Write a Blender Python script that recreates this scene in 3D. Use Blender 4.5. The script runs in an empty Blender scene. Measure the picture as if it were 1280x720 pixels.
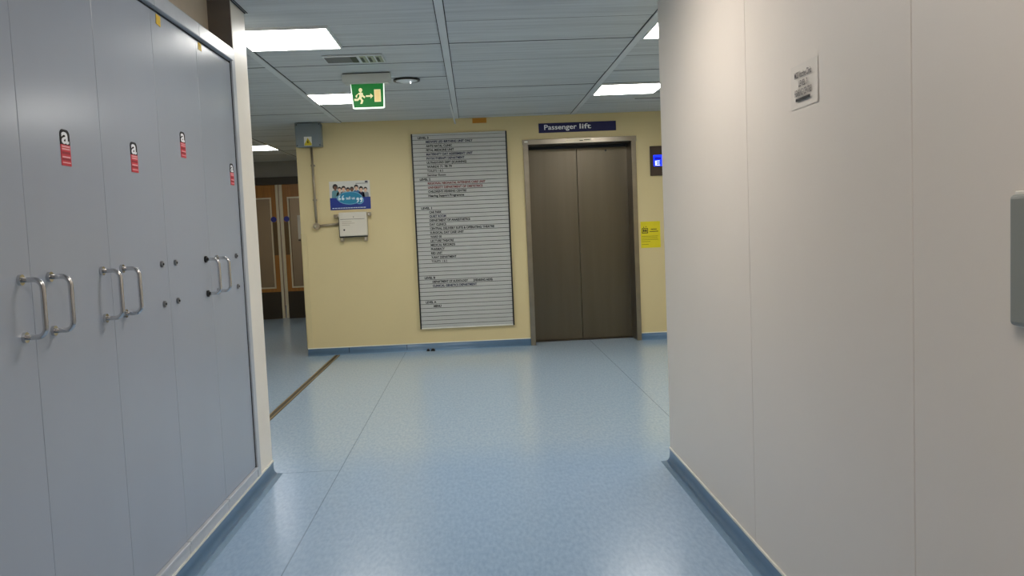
import bpy, bmesh, math, random
from mathutils import Matrix, Vector
random.seed(7)
COL = bpy.context.scene.collection
PI = math.pi

# ------------------------------------------------------------------ materials
def lin(c):
    return tuple((v/255/12.92 if v/255 <= .04045 else ((v/255+.055)/1.055)**2.4) for v in c) + (1.0,)

MATS = {}
def mat(name, rgb, rough=.5, metal=0., spec=.5, var=.04, scale=6., stretch=(1, 1, 1), emit=0., ergb=None,
        bump=0., bscale=40., coat=0.):
    if name in MATS:
        return MATS[name]
    m = bpy.data.materials.new(name)
    m.use_nodes = True
    nt = m.node_tree
    N, L = nt.nodes, nt.links
    b = N['Principled BSDF']
    b.inputs['Roughness'].default_value = rough
    b.inputs['Metallic'].default_value = metal
    b.inputs['Specular IOR Level'].default_value = spec
    b.inputs['Coat Weight'].default_value = coat
    c = lin(rgb)
    tc = N.new('ShaderNodeTexCoord')
    mp = N.new('ShaderNodeMapping')
    mp.inputs['Scale'].default_value = stretch
    L.new(tc.outputs['Object'], mp.inputs['Vector'])
    nz = N.new('ShaderNodeTexNoise')
    nz.inputs['Scale'].default_value = scale
    nz.inputs['Detail'].default_value = 4
    L.new(mp.outputs['Vector'], nz.inputs['Vector'])
    rp = N.new('ShaderNodeValToRGB')
    rp.color_ramp.elements[0].position = .3
    rp.color_ramp.elements[1].position = .7
    rp.color_ramp.elements[0].color = tuple(max(0, v*(1-var)) for v in c[:3]) + (1,)
    rp.color_ramp.elements[1].color = tuple(min(1, v*(1+var)) for v in c[:3]) + (1,)
    L.new(nz.outputs['Fac'], rp.inputs['Fac'])
    L.new(rp.outputs['Color'], b.inputs['Base Color'])
    if bump:
        n2 = N.new('ShaderNodeTexNoise')
        n2.inputs['Scale'].default_value = bscale
        n2.inputs['Detail'].default_value = 3
        L.new(mp.outputs['Vector'], n2.inputs['Vector'])
        bp = N.new('ShaderNodeBump')
        bp.inputs['Strength'].default_value = bump
        bp.inputs['Distance'].default_value = .01
        L.new(n2.outputs['Fac'], bp.inputs['Height'])
        L.new(bp.outputs['Normal'], b.inputs['Normal'])
    if emit:
        b.inputs['Emission Color'].default_value = lin(ergb or rgb)
        b.inputs['Emission Strength'].default_value = emit
    MATS[name] = m
    return m

M = dict(
    cream=mat('cream_wall_paint', (216, 199, 152), .55, var=.02, scale=1.5, bump=.06, bscale=60),
    white_wall=mat('off_white_wall_panel', (220, 213, 204), .42, var=.015, scale=1.2, bump=.02, bscale=25),
    beige=mat('beige_recess_paint', (206, 192, 172), .6),
    pillar=mat('cream_gloss_pillar', (240, 234, 222), .45, var=.02),
    shaded_face=mat('pillar_shade_brown_grey', (120, 110, 100), .6),  # shade on the pillar's unlit near face, put into the colour
    door_grey=mat('blue_grey_gloss_paint', (162, 170, 182), .22, var=.025, scale=2.2, bump=.09, bscale=5, stretch=(1, 1, .35)),
    rail_grey=mat('pale_grey_gloss_paint', (186, 192, 200), .3, var=.05, scale=9),
    gap=mat('dark_gap', (28, 32, 40), .7),
    seam=mat('panel_seam', (140, 134, 126), .7),
    steel=mat('brushed_steel', (165, 158, 148), .34, 1., var=.05, scale=30, stretch=(1, 1, .03)),
    lift_steel=mat('lift_door_steel', (104, 97, 85), .36, .9, var=.06, scale=14, stretch=(1, 1, .05)),
    lift_frame=mat('lift_frame_steel', (150, 142, 130), .3, .95, var=.08, scale=10),
    chrome=mat('satin_chrome', (205, 205, 205), .2, 1., var=.02),
    black=mat('black_plastic', (16, 16, 18), .45),
    white=mat('white_plastic', (225, 223, 216), .4, var=.02),
    offwhite=mat('off_white_paint_metal', (216, 210, 196), .4, var=.03),
    box_grey=mat('grey_steel_box_paint', (120, 130, 136), .4, var=.05),
    conduit=mat('galvanised_conduit', (172, 160, 140), .35, .6, var=.08),
    skirt_shaded=mat('blue_vinyl_skirting_shaded', (92, 122, 152), .3, var=.05, scale=8),  # floor vinyl darkened: shade on the upright face is put into the colour
    cap=mat('white_capping_strip', (232, 230, 220), .4),
    guard=mat('beige_corner_guard', (212, 196, 150), .5),
    bolt_grey=mat('dull_bolt_grey', (128, 130, 132), .4, .6),
    skirt_foot=mat('blue_vinyl_cove_foot', (132, 161, 188), .24, var=.05, scale=26),  # lighter tone of the same vinyl where the cove runs into the floor
    joint=mat('ceiling_tile_joint', (66, 70, 74), .8),
    paper=mat('white_paper', (217, 212, 204), .8, var=.015),
    grey_text=mat('grey_print', (88, 84, 84), .8),
    black_text=mat('black_print', (22, 22, 26), .8),
    red_text=mat('dark_red_print', (124, 46, 44), .8),
    navy_text=mat('navy_print', (30, 32, 66), .8),
    navy=mat('navy_sign', (10, 12, 74), .6, var=.03),
    sign_white=mat('sign_white_letter', (238, 240, 245), .5),
    yellow=mat('yellow_sticker', (226, 210, 20), .55, var=.04),
    yellow_dark=mat('olive_print', (148, 138, 12), .7),
    warn_yellow=mat('warning_yellow', (206, 186, 30), .5),
    tag_yellow=mat('tag_yellow', (222, 184, 20), .5, var=.1, scale=60),
    red=mat('red_sticker', (206, 44, 62), .45),
    dark_red=mat('deep_red_print', (150, 14, 34), .5),
    pink=mat('pale_pink_print', (240, 176, 182), .5),
    green=mat('exit_green', (8, 124, 48), .5, emit=.3, ergb=(10, 120, 44)),
    pict=mat('exit_pictogram', (244, 238, 190), .4, emit=.45, ergb=(250, 236, 180)),
    pict_door=mat('exit_door_pictogram', (246, 218, 150), .4, emit=.4, ergb=(250, 214, 140)),
    exit_edge=mat('lit_acrylic_edge', (240, 250, 240), .3, emit=.8, ergb=(240, 250, 236)),
    exit_house=mat('exit_housing_grey', (196, 200, 196), .5),
    brass=mat('brass_strip', (124, 108, 70), .45, .3, var=.1, scale=20),
    brown=mat('brown_rubber_insert', (60, 51, 36), .6),
    orange=mat('orange_tape', (196, 132, 40), .6),
    slat=mat('directory_slat', (186, 187, 184), .45, var=.02),
    groove=mat('directory_groove', (62, 60, 58), .7),
    wood=mat('varnished_wood_door', (168, 112, 48), .35, var=.16, scale=5, stretch=(7, 1, .5)),
    strip=mat('aluminium_edge_strip', (214, 204, 180), .4, .2),
    kick=mat('dark_kick_plate', (54, 46, 38), .4, .2),
    push=mat('bronze_push_plate', (104, 84, 58), .35, .5),
    disc_blue=mat('blue_disc_sign', (44, 50, 150), .4),
    frame_dark=mat('dark_door_frame', (58, 52, 46), .5),
    grey_wall=mat('grey_bulkhead', (150, 150, 150), .6),
    ind=mat('indicator_plate', (74, 62, 56), .32, .5, var=.06),
    screen=mat('blue_screen', (10, 30, 220), .2, emit=1.6, ergb=(16, 44, 255)),
    screen_dk=mat('dark_blue_screen_band', (4, 8, 130), .2, emit=.5, ergb=(6, 10, 200)),
    glyph=mat('screen_glyph', (225, 235, 255), .3, emit=2.2, ergb=(215, 228, 255)),
    grey_plate=mat('grey_plastic_plate', (132, 136, 132), .4, var=.03),
    poster_blue=mat('poster_blue', (20, 50, 140), .4, var=.03),
    poster_teal=mat('poster_teal', (18, 130, 170), .4),
    poster_pale=mat('poster_pale_blue', (120, 180, 215), .4),
    poster_quote=mat('poster_quote_white', (216, 236, 244), .4),
    poster_white=mat('poster_white', (214, 212, 206), .45),
    skin1=mat('print_skin_light', (222, 182, 158), .6), skin2=mat('print_skin_brown', (110, 74, 56), .6),
    skin3=mat('print_skin_tan', (186, 136, 108), .6),
    hair=mat('print_dark_hair', (36, 30, 30), .6), teal_top=mat('print_teal_top', (92, 140, 150), .6),
    blue_top=mat('print_blue_top', (64, 112, 156), .6), pale_top=mat('print_pale_top', (206, 214, 222), .6),
    navy_top=mat('print_navy_top', (24, 32, 70), .6), grey_top=mat('print_grey_top', (140, 146, 152), .6),
    vent_grey=mat('vent_grey', (96, 102, 106), .5), vent_dark=mat('vent_dark', (54, 64, 50), .6),
    vent_pale=mat('vent_pale', (164, 172, 148), .5),
    runner=mat('ceiling_runner', (214, 219, 222), .5, var=.06, scale=6, stretch=(1, .4, 1)),
    tile_back=mat('ceiling_void', (40, 42, 44), .9),
    led=mat('led_dot', (255, 255, 255), .3, emit=4),
    light_frame=mat('light_frame', (225, 228, 228), .4),
)

def lamp_mat(name, rgb, e):
    m = bpy.data.materials.new(name)
    m.use_nodes = True
    nt = m.node_tree
    b = nt.nodes['Principled BSDF']
    b.inputs['Base Color'].default_value = (.9, .9, .9, 1)
    b.inputs['Emission Color'].default_value = lin(rgb)
    b.inputs['Emission Strength'].default_value = e
    return m
LAMP = 17.0
M['lamp'] = lamp_mat('light_diffuser_lobby', (255, 252, 246), LAMP)
M['lamp_warm'] = lamp_mat('light_diffuser_corridor', (255, 243, 230), LAMP*1.12)
M['lamp_far'] = lamp_mat('light_diffuser_passage', (250, 250, 250), LAMP*.55)

def ceiling_mat():
    m = bpy.data.materials.new('brushed_ceiling_tile')
    m.use_nodes = True
    N, L = m.node_tree.nodes, m.node_tree.links
    b = N['Principled BSDF']
    b.inputs['Roughness'].default_value = .55
    tc = N.new('ShaderNodeTexCoord')
    mp = N.new('ShaderNodeMapping')
    mp.inputs['Scale'].default_value = (.5, 9, 1)
    L.new(tc.outputs['Object'], mp.inputs['Vector'])
    nz = N.new('ShaderNodeTexNoise')
    nz.inputs['Scale'].default_value = 2.2
    nz.inputs['Detail'].default_value = 6
    nz.inputs['Roughness'].default_value = .65
    L.new(mp.outputs['Vector'], nz.inputs['Vector'])
    rp = N.new('ShaderNodeValToRGB')
    rp.color_ramp.elements[0].position = .34
    rp.color_ramp.elements[1].position = .6
    rp.color_ramp.elements[0].color = lin((186, 191, 194))
    rp.color_ramp.elements[1].color = lin((208, 213, 216))
    L.new(nz.outputs['Fac'], rp.inputs['Fac'])
    L.new(rp.outputs['Color'], b.inputs['Base Color'])
    return m
M['ceiling'] = ceiling_mat()

def floor_mat():
    m = bpy.data.materials.new('blue_sheet_vinyl')
    m.use_nodes = True
    N, L = m.node_tree.nodes, m.node_tree.links
    b = N['Principled BSDF']
    tc = N.new('ShaderNodeTexCoord')
    def noise(scale, detail, stretch=(1, 1, 1)):
        mp = N.new('ShaderNodeMapping')
        mp.inputs['Scale'].default_value = stretch
        L.new(tc.outputs['Object'], mp.inputs['Vector'])
        n = N.new('ShaderNodeTexNoise')
        n.inputs['Scale'].default_value = scale
        n.inputs['Detail'].default_value = detail
        L.new(mp.outputs['Vector'], n.inputs['Vector'])
        return n.outputs['Fac']
    def math_(op, a, b_=None, c=None):
        n = N.new('ShaderNodeMath')
        n.operation = op
        for i, v in enumerate((a, b_, c)):
            if v is None:
                continue
            if isinstance(v, (int, float)):
                n.inputs[i].default_value = v
            else:
                L.new(v, n.inputs[i])
        return n.outputs[0]
    sx = N.new('ShaderNodeSeparateXYZ')
    L.new(tc.outputs['Object'], sx.inputs[0])
    X, Y = sx.outputs['X'], sx.outputs['Y']
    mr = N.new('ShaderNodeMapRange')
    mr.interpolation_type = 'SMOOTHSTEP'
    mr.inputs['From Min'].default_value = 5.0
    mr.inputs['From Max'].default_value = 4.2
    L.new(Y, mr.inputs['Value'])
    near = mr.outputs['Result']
    def mixc(fac, c1, c2):
        n = N.new('ShaderNodeMixRGB')
        if isinstance(fac, (int, float)):
            n.inputs['Fac'].default_value = fac
        else:
            L.new(fac, n.inputs['Fac'])
        for k, c in (('Color1', c1), ('Color2', c2)):
            if isinstance(c, tuple):
                n.inputs[k].default_value = lin(c)
            else:
                L.new(c, n.inputs[k])
        return n.outputs['Color']
    fleck_ = noise(30, 3, (2.4, .8, 1))
    fleck = math_('MULTIPLY', math_('MAXIMUM', math_('SUBTRACT', fleck_, .35), 0), 3.2)
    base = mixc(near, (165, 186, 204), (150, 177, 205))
    base = mixc(math_('MULTIPLY', fleck, .34), base, (112, 142, 172))
    # welded seams of the sheet vinyl
    def line(co, at, w):
        return math_('LESS_THAN', math_('ABSOLUTE', math_('SUBTRACT', co, at)), w)
    s1 = line(X, -.768, .0028)
    s2 = line(X, 1.19, .0028)
    cross = math_('MULTIPLY', line(Y, 4.41, .0035), math_('MULTIPLY', math_('GREATER_THAN', X, -1.15), math_('LESS_THAN', X, -.768)))
    seam = math_('MAXIMUM', math_('MAXIMUM', s1, s2), cross)
    mx = N.new('ShaderNodeMixRGB')
    L.new(math_('MULTIPLY', seam, .5), mx.inputs['Fac'])
    L.new(base, mx.inputs['Color1'])
    mx.inputs['Color2'].default_value = lin((64, 86, 104))
    L.new(mx.outputs['Color'], b.inputs['Base Color'])
    b.inputs['Specular IOR Level'].default_value = .75
    L.new(math_('ADD', math_('MULTIPLY', near, .05), .19), b.inputs['Roughness'])
    return m
M['floor'] = floor_mat()

def glass_mat():
    m = bpy.data.materials.new('door_glass')
    m.use_nodes = True
    b = m.node_tree.nodes['Principled BSDF']
    b.inputs['Base Color'].default_value = lin((200, 190, 176))
    b.inputs['Roughness'].default_value = .08
    b.inputs['Transmission Weight'].default_value = 1.0
    b.inputs['IOR'].default_value = 1.2
    return m
M['glass'] = glass_mat()

# ------------------------------------------------------------------ mesh builder
class MB:
    """collects shapes in one local frame (x right, z up, -y towards the viewer) and links them as ONE mesh"""
    def __init__(s):
        s.bm = bmesh.new()
        s.mats = []
    def mi(s, m):
        if m not in s.mats:
            s.mats.append(m)
        return s.mats.index(m)
    def box(s, x0, x1, y0, y1, z0, z1, m, bev=0., seg=2):
        t = bmesh.new()
        bmesh.ops.create_cube(t, size=1)
        for v in t.verts:
            v.co = Vector(((x0+x1)/2+v.co.x*(x1-x0), (y0+y1)/2+v.co.y*(y1-y0), (z0+z1)/2+v.co.z*(z1-z0)))
        if bev:
            bmesh.ops.bevel(t, geom=t.edges[:], offset=bev, segments=seg, profile=.5, affect='EDGES')
        return s.add(t, m)
    def add(s, t, m, mx=None, smooth=False):
        i = s.mi(m)
        if mx is not None:
            bmesh.ops.transform(t, matrix=mx, verts=t.verts)
        bmesh.ops.recalc_face_normals(t, faces=t.faces)
        vm = {}
        for v in t.verts:
            vm[v] = s.bm.verts.new(v.co)
        for f in t.faces:
            try:
                g = s.bm.faces.new([vm[v] for v in f.verts])
                g.material_index = i
                g.smooth = smooth
            except ValueError:
                pass
        t.free()
        return s
    def cyl(s, c, axis, r, h, m, n=24, r2=None, smooth=True, bev=0):
        t = bmesh.new()
        bmesh.ops.create_cone(t, cap_ends=True, segments=n, radius1=r, radius2=r if r2 is None else r2, depth=h)
        rot = {'z': Matrix.Identity(4), 'y': Matrix.Rotation(PI/2, 4, 'X'), 'x': Matrix.Rotation(PI/2, 4, 'Y')}[axis]
        return s.add(t, m, Matrix.Translation(c) @ rot, smooth=False)
    def tube(s, pts, r, m, n=14):
        """round bar along a polyline"""
        pts = [Vector(p) for p in pts]
        rings = []
        i = s.mi(m)
        prev = None
        for k, p in enumerate(pts):
            d = (pts[min(k+1, len(pts)-1)] - pts[max(k-1, 0)]).normalized()
            a = prev if prev is not None else (Vector((0, 0, 1)) if abs(d.z) < .9 else Vector((1, 0, 0)))
            a = (a - d*a.dot(d)).normalized()
            prev = a
            b = d.cross(a)
            rings.append([s.bm.verts.new(p + r*(math.cos(2*PI*j/n)*a + math.sin(2*PI*j/n)*b)) for j in range(n)])
        for k in range(len(rings)-1):
            for j in range(n):
                f = s.bm.faces.new([rings[k][j], rings[k][(j+1) % n], rings[k+1][(j+1) % n], rings[k+1][j]])
                f.material_index = i
                f.smooth = True
        for rg in (rings[0][::-1], rings[-1]):
            f = s.bm.faces.new(rg)
            f.material_index = i
        return s
    def prism(s, poly, y0, y1, m):
        """polygon in x,z extruded from y0 to y1"""
        i = s.mi(m)
        A = [s.bm.verts.new((x, y0, z)) for x, z in poly]
        B = [s.bm.verts.new((x, y1, z)) for x, z in poly]
        n = len(poly)
        fs = [s.bm.faces.new(A), s.bm.faces.new(B[::-1])]
        for k in range(n):
            fs.append(s.bm.faces.new([A[k], B[k], B[(k+1) % n], A[(k+1) % n]]))
        for f in fs:
            f.material_index = i
        bmesh.ops.recalc_face_normals(s.bm, faces=fs)
        return s
    def disc(s, x, z, rx, rz, y0, y1, m, n=28, a0=0., a1=2*PI):
        full = abs(a1-a0-2*PI) < 1e-6
        k = n if full else n+1
        return s.prism([(x+rx*math.cos(a0+(a1-a0)*j/n), z+rz*math.sin(a0+(a1-a0)*j/n)) for j in range(k)], y0, y1, m)
    def text(s, body, x0, x1, z0, h, y, m, depth=.0006, bold=.022):
        """lettering: capital height h, baseline z0, from x0 to x1"""
        cu = bpy.data.curves.new('t', 'FONT')
        cu.body = body
        cu.size = 1
        cu.resolution_u = 3
        cu.offset = bold
        ob = bpy.data.objects.new('t', cu)
        COL.objects.link(ob)
        dg = bpy.context.evaluated_depsgraph_get()
        me = bpy.data.meshes.new_from_object(ob.evaluated_get(dg))
        xs = [v.co.x for v in me.vertices]
        a, b = min(xs), max(xs)
        CAP = .69
        t = bmesh.new()
        t.from_mesh(me)
        i = s.mi(m)
        vm = {}
        for v in t.verts:
            vm[v] = s.bm.verts.new((x0+(v.co.x-a)/(b-a)*(x1-x0), y, z0+v.co.y/CAP*h))
        for f in t.faces:
            g = s.bm.faces.new([vm[v] for v in f.verts])
            g.material_index = i
            g.normal_update()
            if g.normal.y > 0:
                g.normal_flip()
        t.free()
        bpy.data.objects.remove(ob)
        bpy.data.curves.remove(cu)
        bpy.data.meshes.remove(me)
        return s
    def build(s, name, parent=None, loc=None, rotz=0.):
        me = bpy.data.meshes.new(name)
        s.bm.to_mesh(me)
        s.bm.free()
        for m in s.mats:
            me.materials.append(M[m] if isinstance(m, str) else m)
        o = bpy.data.objects.new(name, me)
        COL.objects.link(o)
        if parent is not None:
            o.parent = parent
        if loc is not None:
            o.location = loc
        o.rotation_euler.z = rotz
        return o

def thing(name, label, cat, loc=(0, 0, 0), rotz=0., group=None):
    o = bpy.data.objects.new(name, None)
    o.empty_display_size = .1
    COL.objects.link(o)
    o.location = loc
    o.rotation_euler = (0, 0, rotz)
    return tag(o, label, cat, group)
def tag(o, label, cat, group=None):
    o['label'] = label
    o['category'] = cat
    if group:
        o['group'] = group
    return o
def struct(mb, name, label=None, parent=None, loc=None, rotz=0.):
    o = mb.build(name, parent, loc, rotz)
    o['kind'] = 'structure'
    if label:
        o['label'] = label
    return o
def copy_tree(o, parent=None):
    c = o.copy()
    COL.objects.link(c)
    c.parent = parent
    for ch in list(o.children):
        copy_tree(ch, c)
    return c

# ------------------------------------------------------------------ the place (metres; camera stands at x=0, y=0)
H = 1.2446          # eye height
C = 2.3896          # ceiling
R = .966            # face of right corridor wall
L = -1.1185         # face of left cupboards
D = 8.764           # lobby back wall
XL, XR = -4.1, 4.2
PX = -1.785         # left corner of the back wall (start of the passage)
FAR = 12.92
Y0 = -3.0
BACK = 15.5

# floor
struct(MB().box(XL-.2, XR+.2, Y0-.2, BACK+.2, -.12, 0, 'floor'), 'floor', 'blue sheet vinyl floor')
# ceiling: dark void with tiles
RX = [-.1306+1.2*k for k in range(-4, 5)]
RY0, DY = 4.72, .556
c = MB().box(XL-.2, XR+.2, Y0-.2, BACK+.2, C+.012, C+.1, 'tile_back')
for i in range(len(RX)-1):
    for k in range(-14, 20):
        c.box(RX[i], RX[i+1], RY0+DY*k-.0048, RY0+DY*k+.0048, C+.002, C+.02, 'joint')
        x0, x1 = max(RX[i], XL-.15), min(RX[i+1], XR+.15)
        y0, y1 = RY0+DY*k, RY0+DY*(k+1)
        sag = random.uniform(0, .004)
        if x1 > x0:
            c.box(x0+.003, x1-.003, y0+.005, y1-.005, C+sag, C+.02, 'ceiling')
struct(c, 'ceiling', 'grey brushed ceiling tiles')
for n, x in enumerate(RX[1:-1], 1):
    b = MB()
    b.box(x-.022, x+.022, Y0, D-.02 if x > PX else FAR-.02, C-.006, C+.003, 'runner')
    b.box(x-.027, x-.022, Y0, D-.02 if x > PX else FAR-.02, C-.001, C+.003, 'gap')
    b.box(x+.022, x+.027, Y0, D-.02 if x > PX else FAR-.02, C-.001, C+.003, 'gap')
    struct(b, 'trim_%d' % n, 'ceiling runner strip')

# back wall with the lift opening
LX0, LX1, LZ = .590, 1.672, 2.095
b = MB()
b.box(PX, LX0, D, D+.3, 0, C+.05, 'cream').box(LX1, XR, D, D+.3, 0, C+.05, 'cream').box(LX0, LX1, D, D+.3, LZ, C+.05, 'cream')
struct(b, 'wall_back', 'cream painted wall beside and around the lift')
b = MB().box(PX+.001, PX+.2, D+.3, FAR, 0, C+.05, 'cream')
struct(b, 'wall_passage_right', 'cream wall of the side passage')
b = MB().box(XL-.2, XL, 4.2, BACK, 0, C+.05, 'cream')
struct(b, 'wall_passage_left', 'cream outer wall of the side passage')
b = MB().box(XR, XR+.2, 4.0, D+.3, 0, C+.05, 'cream')
struct(b, 'wall_lobby_right', 'cream wall at the lobby end')
b = MB().box(R+.15, XR, 4.104, 4.254, 0, C+.05, 'cream')
struct(b, 'wall_lobby_front_right', 'cream wall behind the right corridor wall')
b = MB().box(XL, L-.7, 4.26, 4.41, 0, C+.05, 'cream')
struct(b, 'wall_lobby_front_left', 'cream wall behind the cupboards')
b = MB().box(L-.9, R+.3, Y0-.2, Y0, 0, C+.05, 'white_wall')
struct(b, 'wall_front', 'wall closing the corridor behind the viewer')
# right corridor wall in butted panels
b = MB()
b.box(R+.006, R+.15, Y0, 4.250, 0, C+.05, 'seam')
ys = [Y0, -.4, .7, 1.8158, 2.9235, 4.254]
for a, e in zip(ys, ys[1:]):
    b.box(R, R+.03, a+(.0013 if a > Y0 else 0), e-(.0013 if e < 4.2 else 0), 0, C+.05, 'white_wall', bev=.0015, seg=1)
b.box(R+.002, R+.15, 4.24, 4.254, 0, C+.05, 'white_wall')
struct(b, 'wall_right', 'smooth off-white panelled corridor wall')
# left: recessed wall above the cupboards, pillar, wall behind
b = MB().box(L-.5, L-.11, Y0, 4.16, 2.05, C+.05, 'beige')
b.box(L-.8, L-.7, Y0, 4.26, 0, C+.05, 'beige')
struct(b, 'wall_left', 'beige wall set back above the cupboards')
b = MB().box(L-.7, L, 4.163, 4.41, 0, C+.05, 'pillar', bev=.004)
b.box(L-.25, L-.002, 4.159, 4.164, 2.0, C, 'shaded_face')
struct(b, 'pillar', 'cream pillar at the end of the cupboards')
b = MB().box(L, L+.006, 4.15, 4.415, C-.004, C+.002, 'gap').box(L+.012, L+.016, 4.0, 4.415, C-.003, C+.002, 'gap')  # dark strips added to paint the shadow line at the pillar top
struct(b, 'trim_10', 'painted shadow line where the pillar meets the ceiling')

# coved vinyl skirting with white capping
def skirting(name, pts_fn, length, loc, rotz, h=.072, label=None):
    """local: x along the wall from 0 to length, -y out of the wall"""
    prof = [(0, h), (-.003, h), (-.0035, .03), (-.006, .018), (-.013, .007), (-.024, .002), (-.05, .0006), (-.05, -.002), (0, -.002)]
    mb = MB()
    i = mb.mi('skirt_shaded')
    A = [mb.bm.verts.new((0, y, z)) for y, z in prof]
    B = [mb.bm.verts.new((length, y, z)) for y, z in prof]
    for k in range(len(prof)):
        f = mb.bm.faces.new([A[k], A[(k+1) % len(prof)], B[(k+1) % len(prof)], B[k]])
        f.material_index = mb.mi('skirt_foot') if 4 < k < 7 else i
        f.smooth = 0 < k < 7
    mb.bm.faces.new(A)
    mb.bm.faces.new(B[::-1])
    bmesh.ops.recalc_face_normals(mb.bm, faces=mb.bm.faces)
    mb.box(0, length, -.0055, 0, h-.001, h+.008, 'cap')
    return struct(mb, name, label, None, loc, rotz)
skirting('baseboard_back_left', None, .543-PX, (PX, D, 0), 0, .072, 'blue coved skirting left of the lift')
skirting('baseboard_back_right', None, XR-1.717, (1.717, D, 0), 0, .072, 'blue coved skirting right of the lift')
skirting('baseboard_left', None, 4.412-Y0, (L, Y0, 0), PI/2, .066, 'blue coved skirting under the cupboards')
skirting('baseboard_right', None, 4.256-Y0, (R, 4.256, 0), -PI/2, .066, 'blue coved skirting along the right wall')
b = MB()
for x in (-1.36, -.76):
    b.box(x, x+.004, D-.0085, D-.003, .004, .07, 'gap')
struct(b, 'trim_11', 'dark joints in the blue skirting')
# corner guard
b = MB().box(PX-.002, PX+.055, D-.004, D+.001,   .08, 1.27, 'guard').box(PX-.004, PX+.001, D-.004, D+.06, .08, 1.27, 'guard')
g = struct(b, 'trim_12', 'beige corner guard on the back wall corner')
# floor joint strip
b = MB()
x = -1.4745
b.box(x-.026, x+.026, 4.45, 8.71, -.002, .003, 'brown')
b.box(x-.026, x-.012, 4.45, 8.71, .0, .006, 'brass', bev=.002)
b.box(x+.010, x+.026, 4.45, 8.71, .0, .006, 'brass', bev=.002)
tag(b.build('floor_joint_strip'), 'brass and brown metal strip across the blue floor at the passage', 'floor strip')

# ------------------------------------------------------------------ cupboards on the left wall
def u_handle(mb, x, z0, z1, rose_t, rose_b, off=.055):
    """D handle: round bar on two roses"""
    y = -off
    r = .022
    pts = [(x, 0, z1), (x, y+r, z1)]
    for k in range(1, 7):
        a = PI/2*k/6
        pts.append((x, y+r-r*math.sin(a), z1-r+r*math.cos(a)))
    for k in range(0, 7):
        a = PI/2*k/6
        pts.append((x, y+r-r*math.cos(a), z0+r-r*math.sin(a)))
    pts.append((x, 0, z0))
    mb.tube(pts, .0066, 'chrome')
    for z, m in ((z1, rose_t), (z0, rose_b)):
        mb.cyl((x, -.004, z), 'y', .0135, .008, m, 20)
    return mb
edges = [1.690, 2.171, 2.638, 3.122, 3.615, 4.110]
TOP, BOT = H+.838, .124
HZ0, HZ1 = H-.221, H-.078
specs = [
    # label, left handle, right handle, rose material, yellow tag, sign z
    ('grey-blue wall cupboard cut by the left edge of the photo', True, True, 'chrome', False, .323),
    ('grey-blue wall cupboard with steel handles on both edges below its asbestos sticker', True, True, 'chrome', False, .273),
    ('grey-blue wall cupboard with handle on left edge, bare fixings on right edge', True, False, 'chrome', False, .287),
    ('grey-blue wall cupboard with bare fixings on left edge, black-ended handle on right', False, True, 'black', True, .377),
    ('grey-blue wall cupboard next to the cream pillar, bare fixings on its right edge', True, False, 'chrome', True, .304),
]
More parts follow.
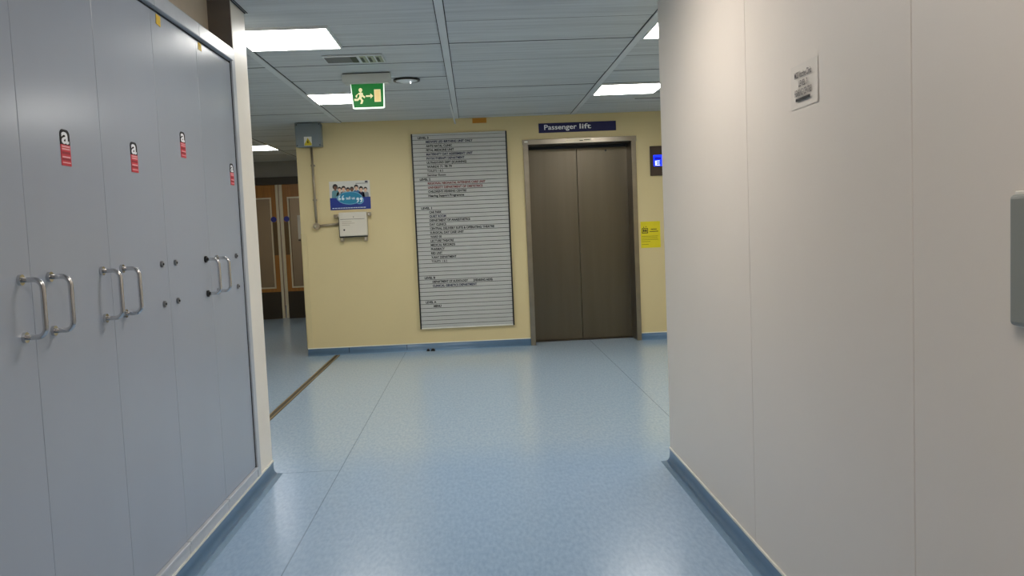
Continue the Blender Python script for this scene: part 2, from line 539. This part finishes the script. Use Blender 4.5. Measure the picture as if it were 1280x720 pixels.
for i, (lab, hl, hr, rm, tg, sz) in enumerate(specs):
    a, e = edges[i], edges[i+1]
    w = e-a
    t = thing('wall_cupboard', lab, 'cupboard', (L, a, 0), PI/2, 'grey-blue cupboards along the left wall')
    d = MB()
    d.box(.0005, w-.0005, .006, .03, BOT+.003, TOP-.002, 'door_grey', bev=.002)
    door = d.build('door', t)
    bk = MB()
    bk.box(0, w, .0095, .3, BOT-.05, TOP-.006, 'door_grey')
    bk.box(0, w, .012, .3, TOP-.006, TOP+.02, 'gap')
    bk.build('carcass', t)
    rl = MB().box(.0005, w-.0005, -.012, .11, TOP+.008, TOP+.066, 'rail_grey', bev=.003)
    rl.build('top_rail', t)
    pl = MB().box(.001, w-.001, -.002, .05, .062, BOT-.012, 'rail_grey', bev=.002)
    pl.box(.001, w-.004, -.007, .02, BOT-.014, BOT-.001, 'rail_grey', bev=.002)
    pl.build('plinth', t)
    zs = (HZ0, HZ1)
    if hl:
        o = u_handle(MB(), .087 if i == 1 else .075, HZ0, HZ1, rm if i != 4 else 'chrome', rm if i != 4 else 'chrome').build('handle', door)
        o.location.y = .006
    elif i:
        for z in zs:
            o = MB().cyl((.069, .002, z), 'y', .011, .008, 'bolt_grey', 18).cyl((.069, -.003, z), 'y', .004, .004, 'gap', 10).build('bolt', door)
    if hr:
        o = u_handle(MB(), w-.056 if i == 0 else w-.068, HZ0, HZ1, rm, rm).build('handle', door)
        o.location.y = .006
    else:
        for z in zs:
            o = MB().cyl((w-.068 if i != 4 else w-.117, .002, z), 'y', .011, .008, 'bolt_grey', 18).cyl((w-.068 if i != 4 else w-.117, -.003, z), 'y', .004, .004, 'gap', 10).build('bolt', door)
    # asbestos warning sticker: 'a' on black over a red field
    sx = (w/2+.002) if i < 4 else (4.022-a)
    hw, hh = .0275, .05
    z0 = H+sz-hh
    z1 = H+sz+hh
    s = MB()
    zm = z0+.6*(z1-z0)-.002
    s.prism([(sx-hw, z0), (sx+hw, z0), (sx+hw, zm), (sx-hw, zm)], .0045, .006, 'red')
    top = [(sx-hw, zm), (sx+hw, zm), (sx+hw, z1-.016)]
    for k in range(1, 8):
        an = PI/2*k/7
        top.append((sx+hw-.016+.016*math.cos(an), z1-.016+.016*math.sin(an)))
    for k in range(0, 8):
        an = PI/2+PI/2*k/7
        top.append((sx-hw+.016+.016*math.cos(an), z1-.016+.016*math.sin(an)))
    s.prism(top, .0045, .006, 'black_text')
    s.text('a', sx-.021, sx+.021, zm+.004, .045, .0042, 'sign_white')
    for zz, hh2, m_ in ((zm-.007, .004, 'pink'), (zm-.014, .004, 'pink'), (zm-.026, .007, 'dark_red'), (zm-.036, .004, 'pink'), (zm-.043, .006, 'dark_red'), (zm-.051, .003, 'pink')):
        if zz > z0+.002:
            s.box(sx-hw+.005, sx+hw-.005, .004, .0048, zz, zz+hh2, m_)
    s.build('warning_sticker', door)
    if tg:
        s = MB()
        s.prism([(.05, TOP-.042), (.092, TOP-.046), (.096, TOP-.008), (.054, TOP-.006)] if i == 3 else
                [(.03, TOP-.036), (.07, TOP-.036), (.07, TOP-.006), (.03, TOP-.006)], .0045, .006, 'tag_yellow')
        s.build('yellow_tag', door)
b = MB().box(L-.05, L+.004, 4.112, 4.163, .062, TOP+.066, 'rail_grey', bev=.002)
b.box(L-.03, L-.004, 4.104, 4.114, BOT-.01, TOP+.006, 'gap')
struct(b, 'trim_13', 'grey end stile between last cupboard and cream pillar')

# ------------------------------------------------------------------ right wall
t = thing('wall_notice', 'white paper notice taped high on the off-white right wall', 'notice', (R, 2.506, H+.313), -PI/2)
s = MB()
i = s.mi('paper')
W_, H_ = .198, .125
NX = 8
vs = []
for k in range(NX+1):
    for j in range(5):
        x, z = W_*k/NX, H_*j/4
        curl = .0018*max(0, 1-z/H_*2.2)*(abs(x/W_-.45)*1.6)**2 
        vs.append(s.bm.verts.new((x, -.0015-curl, z)))
for k in range(NX):
    for j in range(4):
        f = s.bm.faces.new([vs[k*5+j], vs[(k+1)*5+j], vs[(k+1)*5+j+1], vs[k*5+j+1]])
        f.material_index = i
        f.smooth = True
s.build('sheet', t)
for args in (('MCS Vaccine Clinic', .036, .160, .086, .018, -.0046, 'grey_text', .012), ('LEVEL 3', .066, .130, .060, .017, -.0046, 'grey_text', .012), ('HEARING CENTRE', .038, .160, .034, .018, -.0056, 'grey_text', .012)):
    MB().text(*args).build('lettering', t)
MB().box(.047, .152, -.0064, -.0058, .019, .027, 'black_text').build('printed_bar', t)

b = MB().box(0, .33, -.02, 0, 0, .232, 'grey_plate', bev=.008, seg=3)
b.box(-.006, .336, -.004, 0, -.004, .238, 'white', bev=.0015)
tag(b.build('wall_plate', None, (R, 1.452, H-.211), -PI/2), 'grey rounded plastic plate on right wall, cut by the frame edge', 'wall plate')

# ------------------------------------------------------------------ lift
t = thing('passenger_lift', 'closed double-leaf brown steel passenger lift in the cream back wall', 'lift', (0, D, 0))
fr = MB()
F0, F1, FT = .543, 1.717, H+.898
fr.box(F0, LX0+.004, -.02, .285, 0, FT-.05, 'lift_frame', bev=.003)
fr.box(LX1-.004, F1, -.02, .285, 0, FT-.05, 'lift_frame', bev=.003)
fr.box(F0-.006, F1+.006, -.024, .285, LZ-.004, FT, 'lift_frame', bev=.003)
frame = fr.build('door_frame', t)
MB().box(1.0, 1.24, -.0255, -.0235, FT-.043, FT-.012, 'strip').text('passenger lift', 1.1, 1.2, FT-.033, .012, -.0258, 'brown') .build('header_reflection_and_marks', frame) if 0 else \
    MB().box(.99, 1.25, -.0255, -.0235, FT-.042, FT-.01, 'strip').box(1.13, 1.165, -.026, -.0254, FT-.032, FT-.024, 'brown').box(1.175, 1.235, -.026, -.0254, FT-.026, FT-.019, 'brown').build('header_reflection_and_marks', frame)  # pale panel paints a reflection on the header; brown marks are its scribble
MB().box(.556, .59, -.0255, -.0235, FT-.03, FT-.014, 'white').build('header_label', frame)
SE = 1.128
for x0, x1, dot in ((LX0+.002, SE-.002, 0), (SE+.002, LX1-.002, 1)):
    lf = MB().box(x0, x1, .266, .30, .008, LZ-.03, 'lift_steel', bev=.002).build('door_leaf', t)
    if dot:
        MB().cyl((1.444, .2655, H+.783), 'y', .011, .004, 'gap', 16).build('key_hole', lf)
MB().box(LX0, LX1, .30, .34, 0, LZ, 'gap').box(LX0, LX1, .255, .30, LZ-.035, LZ, 'gap').build('shaft_back', t)
MB().box(LX0+.004, LX1-.004, .22, .30, -.001, .006, 'kick').build('sill', t)

t = thing('lift_sign', 'navy sign reading Passenger lift above the lift doors', 'sign', (.711, D, H+.963))
MB().box(0, .806, -.012, 0, 0, .098, 'navy', bev=.002).build('sign_board', t)
MB().text('Passenger', .058, .395, .031, .050, -.0126, 'sign_white', bold=.012).build('lettering', t)
MB().text('lift', .425, .545, .031, .050, -.0126, 'sign_white', bold=.012).build('lettering', t)

t = thing('lift_indicator', 'dark lift indicator plate with a glowing blue screen right of the lift', 'lift indicator', (1.862, D, H+.478))
MB().box(0, .16, -.022, .002, 0, .306, 'ind', bev=.004).build('plate', t)
sc_ = MB().box(.034, .126, -.0235, -.021, .098, .212, 'screen').box(.046, .114, -.0238, -.023, .164, .19, 'screen_dk').build('screen', t)
MB().text('E', .052, .100, .105, .048, -.0245, 'glyph', bold=-.01).build('glyph', sc_)

t = thing('lift_notice', 'yellow safety notice on the cream wall right of the lift', 'notice', (1.742, D, H-.272))
MB().box(0, .208, -.003, .002, 0, .276, 'yellow').build('sheet', t)
p_ = MB()
y0, y1 = -.0036, -.003
zx = .165
for (a, e, z0, z1) in ((.014, .078, zx-.012, zx-.004), (.014, .078, zx+.036, zx+.042), (.014, .02, zx-.012, zx+.042), (.072, .078, zx-.012, zx+.042)):
    p_.box(a, e, y0, y1, z0, z1, 'black_text')
for k in range(3):
    p_.disc(.031+.015*k, zx+.026, .0055, .0055, y0, y1, 'black_text', 12)
    p_.box(.025+.015*k, .037+.015*k, y0, y1, zx+.004, zx+.021, 'black_text')
p_.prism([(.027, zx+.047), (.039, zx+.047), (.033, zx+.06)], y0, y1, 'black_text')
p_.prism([(.053, zx+.06), (.065, zx+.06), (.059, zx+.047)], y0, y1, 'black_text')
p_.build('printed_lift_symbol', t)
p_ = MB()
p_.box(.108, .172, y0, y1, .190, .197, 'black_text').box(.094, .186, y0, y1, .167, .174, 'black_text')
for z, e in ((.119, .18), (.101, .175), (.083, .185), (.064, .10), (.034, .08)):
    p_.box(.010, e, y0, y1, z, z+.005, 'yellow_dark')
p_.build('printed_lines', t)

# ------------------------------------------------------------------ directory board
t = thing('directory_board', 'tall slatted hospital directory board with black side rails on the cream wall', 'directory board', (-.608, D, 0))
BW, Z1, Z0 = .985, H+.998, H-1.018
b = MB().box(.012, BW-.012, -.016, 0, Z0+.012, Z1, 'groove')
P = .0424
tops = [Z1-.0225-P*k for k in range(47)]
b.box(.012, BW-.012, -.022, -.004, Z1-.0195, Z1, 'slat', bev=.0015)
for z in tops:
    zb = max(z-P+.0048, Z0+.016)
    if z-zb > .005:
        b.box(.012, BW-.012, -.022, -.004, zb, z, 'slat', bev=.0015)
b.build('slat_panel', t)
MB().box(0, .0145, -.028, 0, Z0, Z1, 'black').build('side_rail', t)
MB().box(BW-.0145, BW, -.028, 0, Z0, Z1, 'black').build('side_rail', t)
MB().box(.0145, BW-.0145, -.028, 0, Z0, Z0+.014, 'cap').build('bottom_rail', t)
rows = [
    (0, 'LEVEL 3', .070, .110, 'black_text'), (1, 'MIDWIFE LED BIRTHING UNIT ONLY', .150, .481, 'navy_text'),
    (2, 'ANTE NATAL CLINIC', .150, .267, 'black_text'), (3, 'FETAL MEDICINE UNIT', .150, .285, 'black_text'),
    (4, 'MATERNITY DAY ASSESSMENT UNIT', .150, .476, 'navy_text'), (5, 'PHYSIOTHERAPY DEPARTMENT', .150, .390, 'navy_text'),
    (6, 'ULTRASOUND DEPT (SCANNING)', .150, .410, 'black_text'), (7, 'WARDS 71 78 79', .150, .257, 'black_text'),
    (8, 'TOILETS 1 & 2', .150, .166, 'grey_text'), (9, 'Seminar Room', .150, .190, 'grey_text'),
    (10, 'LEVEL 2', .070, .110, 'black_text'), (11, 'REGIONAL NEONATAL INTENSIVE CARE UNIT', .150, .595, 'red_text'),
    (12, 'UNIVERSITY DEPARTMENT OF OBSTETRICS', .150, .565, 'red_text'), (13, "CHILDREN'S HEARING CENTRE", .150, .395, 'black_text'),
    (14, 'Hearing Support Programme', .150, .370, 'black_text'),
    (17, 'LEVEL 1', .070, .110, 'black_text'), (18, 'CAR PARK', .150, .128, 'black_text'), (19, 'QUIET ROOM', .150, .172, 'navy_text'),
    (20, 'DEPARTMENT OF ANAESTHETICS', .150, .420, 'black_text'), (21, 'DAY CLINICS', .150, .170, 'black_text'),
    (22, 'CENTRAL DELIVERY SUITE & OPERATING THEATRE', .150, .667, 'black_text'), (23, 'SURGICAL DAY CASE UNIT', .150, .348, 'black_text'),
    (24, 'WARD 30', .150, .116, 'black_text'), (25, 'LECTURE THEATRE', .150, .240, 'black_text'), (26, 'MEDICAL RECORDS', .150, .253, 'black_text'),
    (27, 'PHARMACY', .150, .143, 'black_text'), (28, 'RED UNIT', .150, .116, 'black_text'), (29, 'X-RAY DEPARTMENT', .150, .260, 'black_text'),
    (30, 'TOILETS  1 & 2', .150, .162, 'grey_text'),
    (34, 'LEVEL B', .070, .110, 'black_text'), (35, 'DEPARTMENT OF AUDIOLOGY', .150, .370, 'black_text'), (35, '(HEARING AIDS)', .575, .200, 'black_text'),
    (36, 'CLINICAL GENETICS DEPARTMENT', .150, .460, 'navy_text'),
    (40, 'LEVEL A', .070, .110, 'black_text'), (41, 'MENU', .150, .080, 'black_text'),
]
for k, txt, x, w, m_ in rows:
    MB().text(txt, x, x+w, tops[k]-P+.0125, .0215, -.0228, m_, bold=.042).build('lettering', t)

# ------------------------------------------------------------------ back wall, left part
t = thing('junction_box', 'grey steel electrical box with yellow warning label under the ceiling', 'electrical box', (-1.757, D, H+.903))
MB().box(0, .25, -.11, 0, 0, .232, 'box_grey', bev=.004).build('housing', t)
lid = MB().box(-.004, .254, -.122, -.11, -.004, .236, 'box_grey', bev=.003).build('lid', t)
for x, z in ((.012, .012), (.238, .012), (.012, .22), (.238, .22)):
    MB().cyl((x, -.124, z), 'y', .006, .004, 'gap', 12).build('screw', lid)
wl = MB().box(.082, .158, -.1235, -.1215, .008, .098, 'white').box(.084, .156, -.1238, -.1233, .010, .03, 'warn_yellow')
wl.prism([(.088, .03), (.152, .03), (.12, .088)], -.1241, -.1233, 'warn_yellow')
wl.prism([(.114, .034), (.128, .034), (.122, .052), (.127, .054), (.116, .074), (.119, .056), (.113, .054)], -.1245, -.124, 'black_text')
wl.build('warning_label', lid)

t = thing('conduit_run', 'thin metal conduit running down the cream wall from the grey electrical box', 'conduit', (-1.625, D, 0))
MB().tube([(0, -.022, H+.902), (.008, -.022, H+.118)], .0125, 'conduit').build('vertical_pipe', t)
MB().tube([(.03, -.022, H+.100), (.235, -.022, H+.113)], .0125, 'conduit').build('horizontal_pipe', t)
MB().cyl((.008, -.022, H+.098), 'y', .034, .044, 'conduit', 24).cyl((.0, -.046, H+.094), 'y', .012, .006, 'chrome', 14).build('elbow_box', t)
for z in (.367, .72):
    MB().box(-.018, .026, -.03, .001, H+z-.009, H+z+.009, 'conduit', bev=.003).build('saddle_clip', t)

t = thing('control_panel_box', 'off-white wall control box on brackets below the blue poster', 'control box', (-1.380, D, H-.018))
MB().box(0, .285, -.07, -.02, 0, .245, 'offwhite', bev=.004).build('housing', t)
MB().box(-.006, .004, -.058, -.02, -.01, .19, 'black').box(0, .28, -.06, -.02, -.012, 0, 'black').build('black_edging', t)  # black strips along the housing's left side and underside
cv = MB().box(.005, .280, -.078, -.07, .004, .24, 'offwhite', bev=.003)
cv.box(.015, .262, -.0795, -.0775, .172, .176, 'grey_text')
for z, e in ((.148, .13), (.13, .16), (.112, .11)):
    cv.box(.03, e, -.0788, -.0777, z, z+.004, 'conduit')
cover = cv.build('cover', t)
MB().cyl((.05, -.079, .065), 'y', .009, .006, 'black', 16).build('key_switch', cover)
MB().cyl((.15, -.079, .195), 'y', .005, .005, 'grey_text', 12).build('indicator_lamp', cover)
for x, z, w_, h_ in ((-.055, .195, .09, .034), (.29, .20, .035, .04), (0, -.055, .034, .06), (.243, -.055, .034, .06)):
    MB().box(x, x+w_, -.05, 0, z, z+h_, 'conduit', bev=.003).cyl((x+w_*.5, -.051, z+h_*.45), 'y', .008, .005, 'chrome', 12).build('bracket', t)

# poster: portraits over a blue band with a speech bubble
t = thing('wall_poster', 'blue and white poster with printed portraits and tell us speech bubble', 'poster', (-1.470, D, H+.256))
PW, PH = .415, .293
MB().box(0, PW, -.004, 0, 0, PH, 'poster_white').build('sheet', t)
MB().box(0, PW, -.0045, -.004, 0, .124, 'poster_blue').build('blue_band', t)
def portrait(x, z, s_, skin, top, hairbig, under=.124):
    p = MB()
    y = -.0050
    p.prism([(x-.034*s_, under), (x+.034*s_, under), (x+.03*s_, z-.030*s_), (x+.012*s_, z-.018*s_), (x-.012*s_, z-.018*s_), (x-.03*s_, z-.030*s_)], y, -.004, top)
    p.disc(x, z+.010*s_, .020*s_*hairbig, .022*s_*hairbig, y-.0002, -.004, 'hair')
    p.box(x-.006*s_, x+.006*s_, y-.0004, -.004, z-.026*s_, z-.006*s_, skin)
    p.disc(x, z, .0145*s_, .019*s_, y-.0006, -.004, skin)
    p.disc(x, z+.010*s_, .0165*s_, .013*s_, y-.0008, -.004, 'hair', 16, .1*PI, .9*PI)
    return p
heads = [(.060, .226, 1.15, 'skin2', 'teal_top', 1.15), (.103, .205, 1.0, 'skin1', 'pale_top', 1.0), (.145, .210, 1.05, 'skin1', 'grey_top', 1.05),
         (.188, .196, 1.0, 'skin3', 'pale_top', 1.05), (.229, .202, 1.0, 'skin2', 'blue_top', 1.0), (.275, .218, 1.1, 'skin1', 'blue_top', 1.0),
         (.323, .200, 1.05, 'skin1', 'navy_top', 1.05), (.368, .196, 1.0, 'skin1', 'grey_top', .95)]
for h_ in heads:
    portrait(*h_).build('printed_portrait', t)
sb = MB().disc(.205, .118, .128, .066, -.0062, -.004, 'poster_pale', 40).disc(.112, .122, .042, .036, -.0062, -.004, 'poster_pale')
sb.disc(.302, .092, .044, .040, -.0062, -.004, 'poster_pale').disc(.205, .118, .122, .060, -.0066, -.004, 'poster_teal', 40)
sb.disc(.112, .122, .036, .030, -.0064, -.004, 'poster_teal').disc(.302, .092, .038, .034, -.0064, -.004, 'poster_teal')
sb.build('speech_bubble', t)
for x, z, sg in ((.098, .112, 1), (.134, .112, 1), (.285, .106, -1), (.320, .106, -1)):
    y = -.0074
    q = MB()
    q.disc(x, z, .0145, .0145, y, -.0066, 'poster_quote', 20)
    q.prism([(x-sg*.0145, z), (x-sg*.004, z), (x-sg*.001, z+sg*.018), (x+sg*.012, z+sg*.030), (x+sg*.009, z+sg*.038), (x-sg*.008, z+sg*.028)], y+.0001, -.0066, 'poster_quote')
    q.build('quote_mark', t)
MB().text('tell us', .163, .256, .104, .028, -.0072, 'poster_quote').build('lettering', t)
ln = MB()
x = .02
while x < .34:
    w_ = random.uniform(.008, .03)
    ln.box(x, x+w_, -.0052, -.0045, .014, .021, 'poster_quote')
    x += w_+.005
ln.build('printed_caption', t)
ln = MB()
ln.box(.27, .395, -.0047, -.004, .262, .267, 'grey_text').box(.366, .395, -.0047, -.004, .272, .288, 'navy_top')
ln.build('printed_heading', t)

tag(MB().box(0, .145, -.006, 0, 0, .05, 'orange', bev=.001).build('wall_label', None, (.03, D, C-.056)), 'small orange-brown label on the wall just under the ceiling', 'label')

# bits on the floor by the skirting
for x, w_, lab in ((-.553, .034, 'small black scrap on floor by skirting, the one nearer the passage'), (-.510, .046, 'small black scrap on floor by skirting, the one nearer the lift')):
    m_ = MB()
    m_.prism([(0, 0), (w_, 0), (w_*1.05, .012), (w_*.6, .026), (w_*.2, .02)], -.02, .01, 'black')
    tag(m_.build('floor_scrap', None, (x, D-.062, .001)), lab, 'scrap', 'black scraps by the back wall skirting')

# ------------------------------------------------------------------ ceiling things
def light(lab, x, y, m_, w_=.552, h_=.53, grp='square ceiling light panels'):
    t = thing('ceiling_light', lab, 'ceiling light', (x, y, C), 0, grp)
    f = MB()
    f.box(0, w_, 0, .012, -.012, .004, 'light_frame').box(0, w_, h_-.012, h_, -.012, .004, 'light_frame')
    f.box(0, .012, .012, h_-.012, -.012, .004, 'light_frame').box(w_-.012, w_, .012, h_-.012, -.012, .004, 'light_frame')
    f.build('frame', t)
    MB().box(.012, w_-.012, .012, h_-.012, -.009, -.002, m_).build('diffuser', t)
    return t
XA, XB = RX[3]+.024, RX[5]+.022
light('square ceiling light panel beside the top of the cream pillar', XA, 4.735, 'lamp')
light('square ceiling light panel behind the green exit sign', XA, 6.925, 'lamp')
light('square ceiling light panel nearest the right corridor wall, only its corner showing', XB, 4.745, 'lamp')
light('square ceiling light panel in front of the lift, cut by the right wall', XB, 6.95, 'lamp')
light('square ceiling light panel in the side passage by the wooden doors', -3.05, 10.55, 'lamp_far', .565, .6)
light('square ceiling light panel in the corridor above the cupboards', -.1, 2.9, 'lamp_warm')
light('square ceiling light panel in the corridor behind the viewer', -.1, .3, 'lamp_warm')
light('square ceiling light panel far along the lobby right end', 2.9, 5.6, 'lamp')
light('square ceiling light panel in the lobby left of the pillar', -3.6, 6.4, 'lamp_far')

t = thing('exit_sign', 'hanging green exit sign with running figure, arrow and door', 'exit sign', (-.722, 6.15, 0))
MB().box(-.172, .170, -.03, .07, H+1.084, C-.004, 'exit_house', bev=.004).box(-.168, .166, -.025, .065, C-.006, C, 'gap').box(-.16, .158, -.022, .06, H+1.072, H+1.085, 'exit_house', bev=.003).build('housing', t)
bl = MB()
bl.prism([(-.120, H+1.074), (.121, H+1.074), (.119, H+.902), (.108, H+.896), (-.098, H+.896), (-.110, H+.902)], .006, .016, 'exit_edge')
bl.prism([(-.115, H+1.074), (.115, H+1.074), (.109, H+.907), (-.101, H+.907)], .0035, .006, 'green')
blade = bl.build('sign_blade', t)
y0, y1 = .0024, .0036
pz = H+.985
pc = MB()
# running figure
pc.disc(-0.0492, pz+0.0445, .013, .014, y0, y1, 'pict', 18)
pc.prism([(-0.0658, pz+0.0212), (-0.0492, pz+0.0297), (-0.0326, pz+0.0233), (-0.0376, pz+0.0021), (-0.0475, pz-0.0170), (-0.0641, pz-0.0106), (-0.0575, pz+0.0064)], y0, y1, 'pict')
pc.prism([(-0.0658, pz+0.0212), (-0.0591, pz+0.0254), (-0.0757, pz+0.0042), (-0.0741, pz-0.0064), (-0.0830, pz-0.0080), (-0.0870, pz+0.0042)], y0+.0001, y1, 'pict')
pc.prism([(-0.0359, pz+0.0233), (-0.0326, pz+0.0085), (-0.0180, pz-0.0020), (-0.0226, pz-0.0150), (-0.0392, pz+0.0000)], y0+.0001, y1, 'pict')
pc.prism([(-0.0641, pz-0.0085), (-0.0525, pz-0.0148), (-0.0691, pz-0.0310), (-0.0960, pz-0.0310), (-0.0960, pz-0.0160), (-0.0724, pz-0.0170)], y0+.0002, y1, 'pict')
pc.prism([(-0.0591, pz-0.0106), (-0.0442, pz-0.0148), (-0.0320, pz-0.0297), (-0.0410, pz-0.0530), (-0.0558, pz-0.0530), (-0.0475, pz-0.0318)], y0+.0002, y1, 'pict')
pc.build('running_figure', blade)
MB().prism([(-.012, pz-.005), (.020, pz-.005), (.020, pz-.018), (.040, pz+.0005), (.020, pz+.019), (.020, pz+.006), (-.012, pz+.006)], y0, y1, 'pict').build('arrow_symbol', blade)
MB().box(.048, .094, y0, y1, pz-.042, pz+.046, 'pict').box(.052, .090, y0-.0003, y1, pz-.038, pz+.042, 'pict_door').build('door_symbol', blade)

t = thing('ceiling_vent', 'slim grey vent strip in the ceiling between light panel and exit sign', 'vent', (-.925, 5.50, C))
v = MB().box(0, .385, 0, .235, -.008, 0, 'runner', bev=.002).box(.01, .215, .03, .2, -.010, -.006, 'vent_grey').box(.175, .215, .03, .2, -.011, -.009, 'vent_dark')
v.build('plate', t)
for k in range(3):
    MB().box(.235+.05*k, .275+.05*k, .02, .215, -.0105, -.007, 'vent_pale').box(.238+.05*k, .256+.05*k, .05, .19, -.0115, -.010, 'vent_dark').build('vent_slot', t)
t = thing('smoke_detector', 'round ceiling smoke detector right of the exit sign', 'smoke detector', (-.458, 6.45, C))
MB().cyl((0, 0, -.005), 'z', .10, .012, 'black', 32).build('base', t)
MB().cyl((0, .0, -.018), 'z', .03, .016, 'runner', 32, .085).build('cap', t)
MB().cyl((.03, -.03, -.03), 'z', .0035, .008, 'led', 10).build('indicator_lamp', t)
tag(MB().box(0, .30, 0, .07, -.008, 0, 'light_frame', bev=.002).box(.01, .29, .012, .05, -.0095, -.007, 'vent_grey').build('ceiling_grille', None, (1.52, 7.74, C)), 'narrow pale grille in the ceiling near the lift indicator', 'grille')
s = MB()
s.prism([(-.008, 0), (.008, 0), (.006, .003), (-.006, .003)], 0, .95, 'light_frame')
o = s.build('loose_ceiling_strip', None, (-.166, 7.72, C-.010))
o.rotation_euler = (-.062, 0, -.022)
tag(o, 'thin pale strip hanging loose from the ceiling runner above the directory board', 'ceiling strip')

# ------------------------------------------------------------------ side passage: double doors
DC = -2.938
DT = H+.80
b = MB()
DW = .80
b.box(XL, DC-DW-.06, FAR, FAR+.15, 0, C+.05, 'cream').box(DC+DW+.06, PX+.2, FAR, FAR+.15, 0, C+.05, 'cream')
b.box(DC-DW-.06, DC+DW+.06, FAR, FAR+.15, DT+.11, C+.05, 'grey_wall')
struct(b, 'wall_passage_end', 'grey bulkhead wall over the double doors')
dr = bpy.data.objects.new('door_1', None)
COL.objects.link(dr)
dr.location = (DC, FAR, 0)
dr['kind'] = 'structure'
dr['label'] = 'wooden double doors at the end of the side passage'
MB().box(-DW-.06, DW+.06, -.02, .15, DT, DT+.11, 'frame_dark').box(-DW-.06, -DW, -.02, .15, 0, DT, 'frame_dark').box(DW, DW+.06, -.02, .15, 0, DT, 'frame_dark').build('door_frame', dr)
for s_ in (-1, 1):
    lf = MB()
    def bx(a, e, y0, y1, z0, z1, m_, bev=0):
        lo, hi = sorted((s_*a, s_*e))
        lf.box(lo, hi, y0, y1, z0, z1, m_, bev)
    v0, v1, vz0, vz1 = .142, .50, H-.755, H+.585
    bx(.012, v0, .03, .075, .01, DT-.004, 'wood')
    bx(v1, DW-.004, .03, .075, .01, DT-.004, 'wood')
    bx(v0, v1, .03, .075, .01, vz0, 'wood')
    bx(v0, v1, .03, .075, vz1, DT-.004, 'wood')
    leaf = lf.build('door_leaf', dr)
    def part(name, shapes):
        mb = MB()
        for a, e, y0, y1, z0, z1, m_ in shapes:
            lo, hi = sorted((s_*a, s_*e))
            mb.box(lo, hi, y0, y1, z0, z1, m_)
        return mb.build(name, leaf)
    part('edge_strip', [(.012, .05, .02, .03, .01, DT-.004, 'strip')])
    f_ = .022
    part('vision_panel_frame', [(v0-f_, v0, .018, .03, vz0-f_, vz1+f_, 'strip'), (v1, v1+f_, .018, .03, vz0-f_, vz1+f_, 'strip'),
                          (v0, v1, .018, .03, vz0-f_, vz0, 'strip'), (v0, v1, .018, .03, vz1, vz1+f_, 'strip')])
    part('glass_pane', [(v0, v1, .048, .056, vz0, vz1, 'glass')])
    part('kick_plate', [(.052, DW-.01, .024, .031, .0, H-.83, 'kick')])
    part('push_plate', [(.056, .118, .024, .03, H-.27, H+.23, 'push')])
    m_ = MB().disc(s_*.098, H+.274, .042, .042, .014, .03, 'disc_blue', 24)
    m_.build('disc_sign', leaf)
# paper on the right leaf's glass
tag(MB().box(0, .21, -.004, 0, 0, .36, 'paper').box(0, .3, -.004, 0, -.03, -.012, 'black').build('door_notice', None, (-2.685, FAR+.047, H-.035)), 'white paper notice on the glass of the right wooden door', 'notice')
# room beyond the doors
b = MB().box(XL, PX+.5, BACK, BACK+.2, 0, C+.05, 'beige').box(PX+.2, PX+.4, FAR+.15, BACK, 0, C+.05, 'beige')
struct(b, 'wall_beyond', 'beige wall beyond the glazed doors')
light('square ceiling light panel in the room beyond the wooden doors', -3.2, 14.0, 'lamp_far', .55, .55)

# ------------------------------------------------------------------ world, camera
w = bpy.data.worlds.new('World')
bpy.context.scene.world = w
w.use_nodes = True
w.node_tree.nodes['Background'].inputs['Color'].default_value = (.5, .55, .6, 1)
w.node_tree.nodes['Background'].inputs['Strength'].default_value = .02

yaw, pitch, roll, fpx = .0418, -.0718, -.0421, 1048.94
fw = Vector((math.sin(yaw)*math.cos(pitch), math.cos(yaw)*math.cos(pitch), math.sin(pitch)))
rt = Vector((math.cos(yaw), -math.sin(yaw), 0))
up = rt.cross(fw)
r2 = math.cos(roll)*rt + math.sin(roll)*up
u2 = -math.sin(roll)*rt + math.cos(roll)*up
cam = bpy.data.cameras.new('camera')
cam.sensor_width = 36
cam.lens = fpx*36/1280
cam.clip_start = .02
co = bpy.data.objects.new('camera', cam)
COL.objects.link(co)
co.matrix_world = Matrix(((r2.x, u2.x, -fw.x, 0), (r2.y, u2.y, -fw.y, 0), (r2.z, u2.z, -fw.z, H), (0, 0, 0, 1)))
bpy.context.scene.camera = co
vs_ = bpy.context.scene.view_settings
vs_.view_transform = 'Standard'
vs_.look = 'None'
vs_.exposure = 0.27
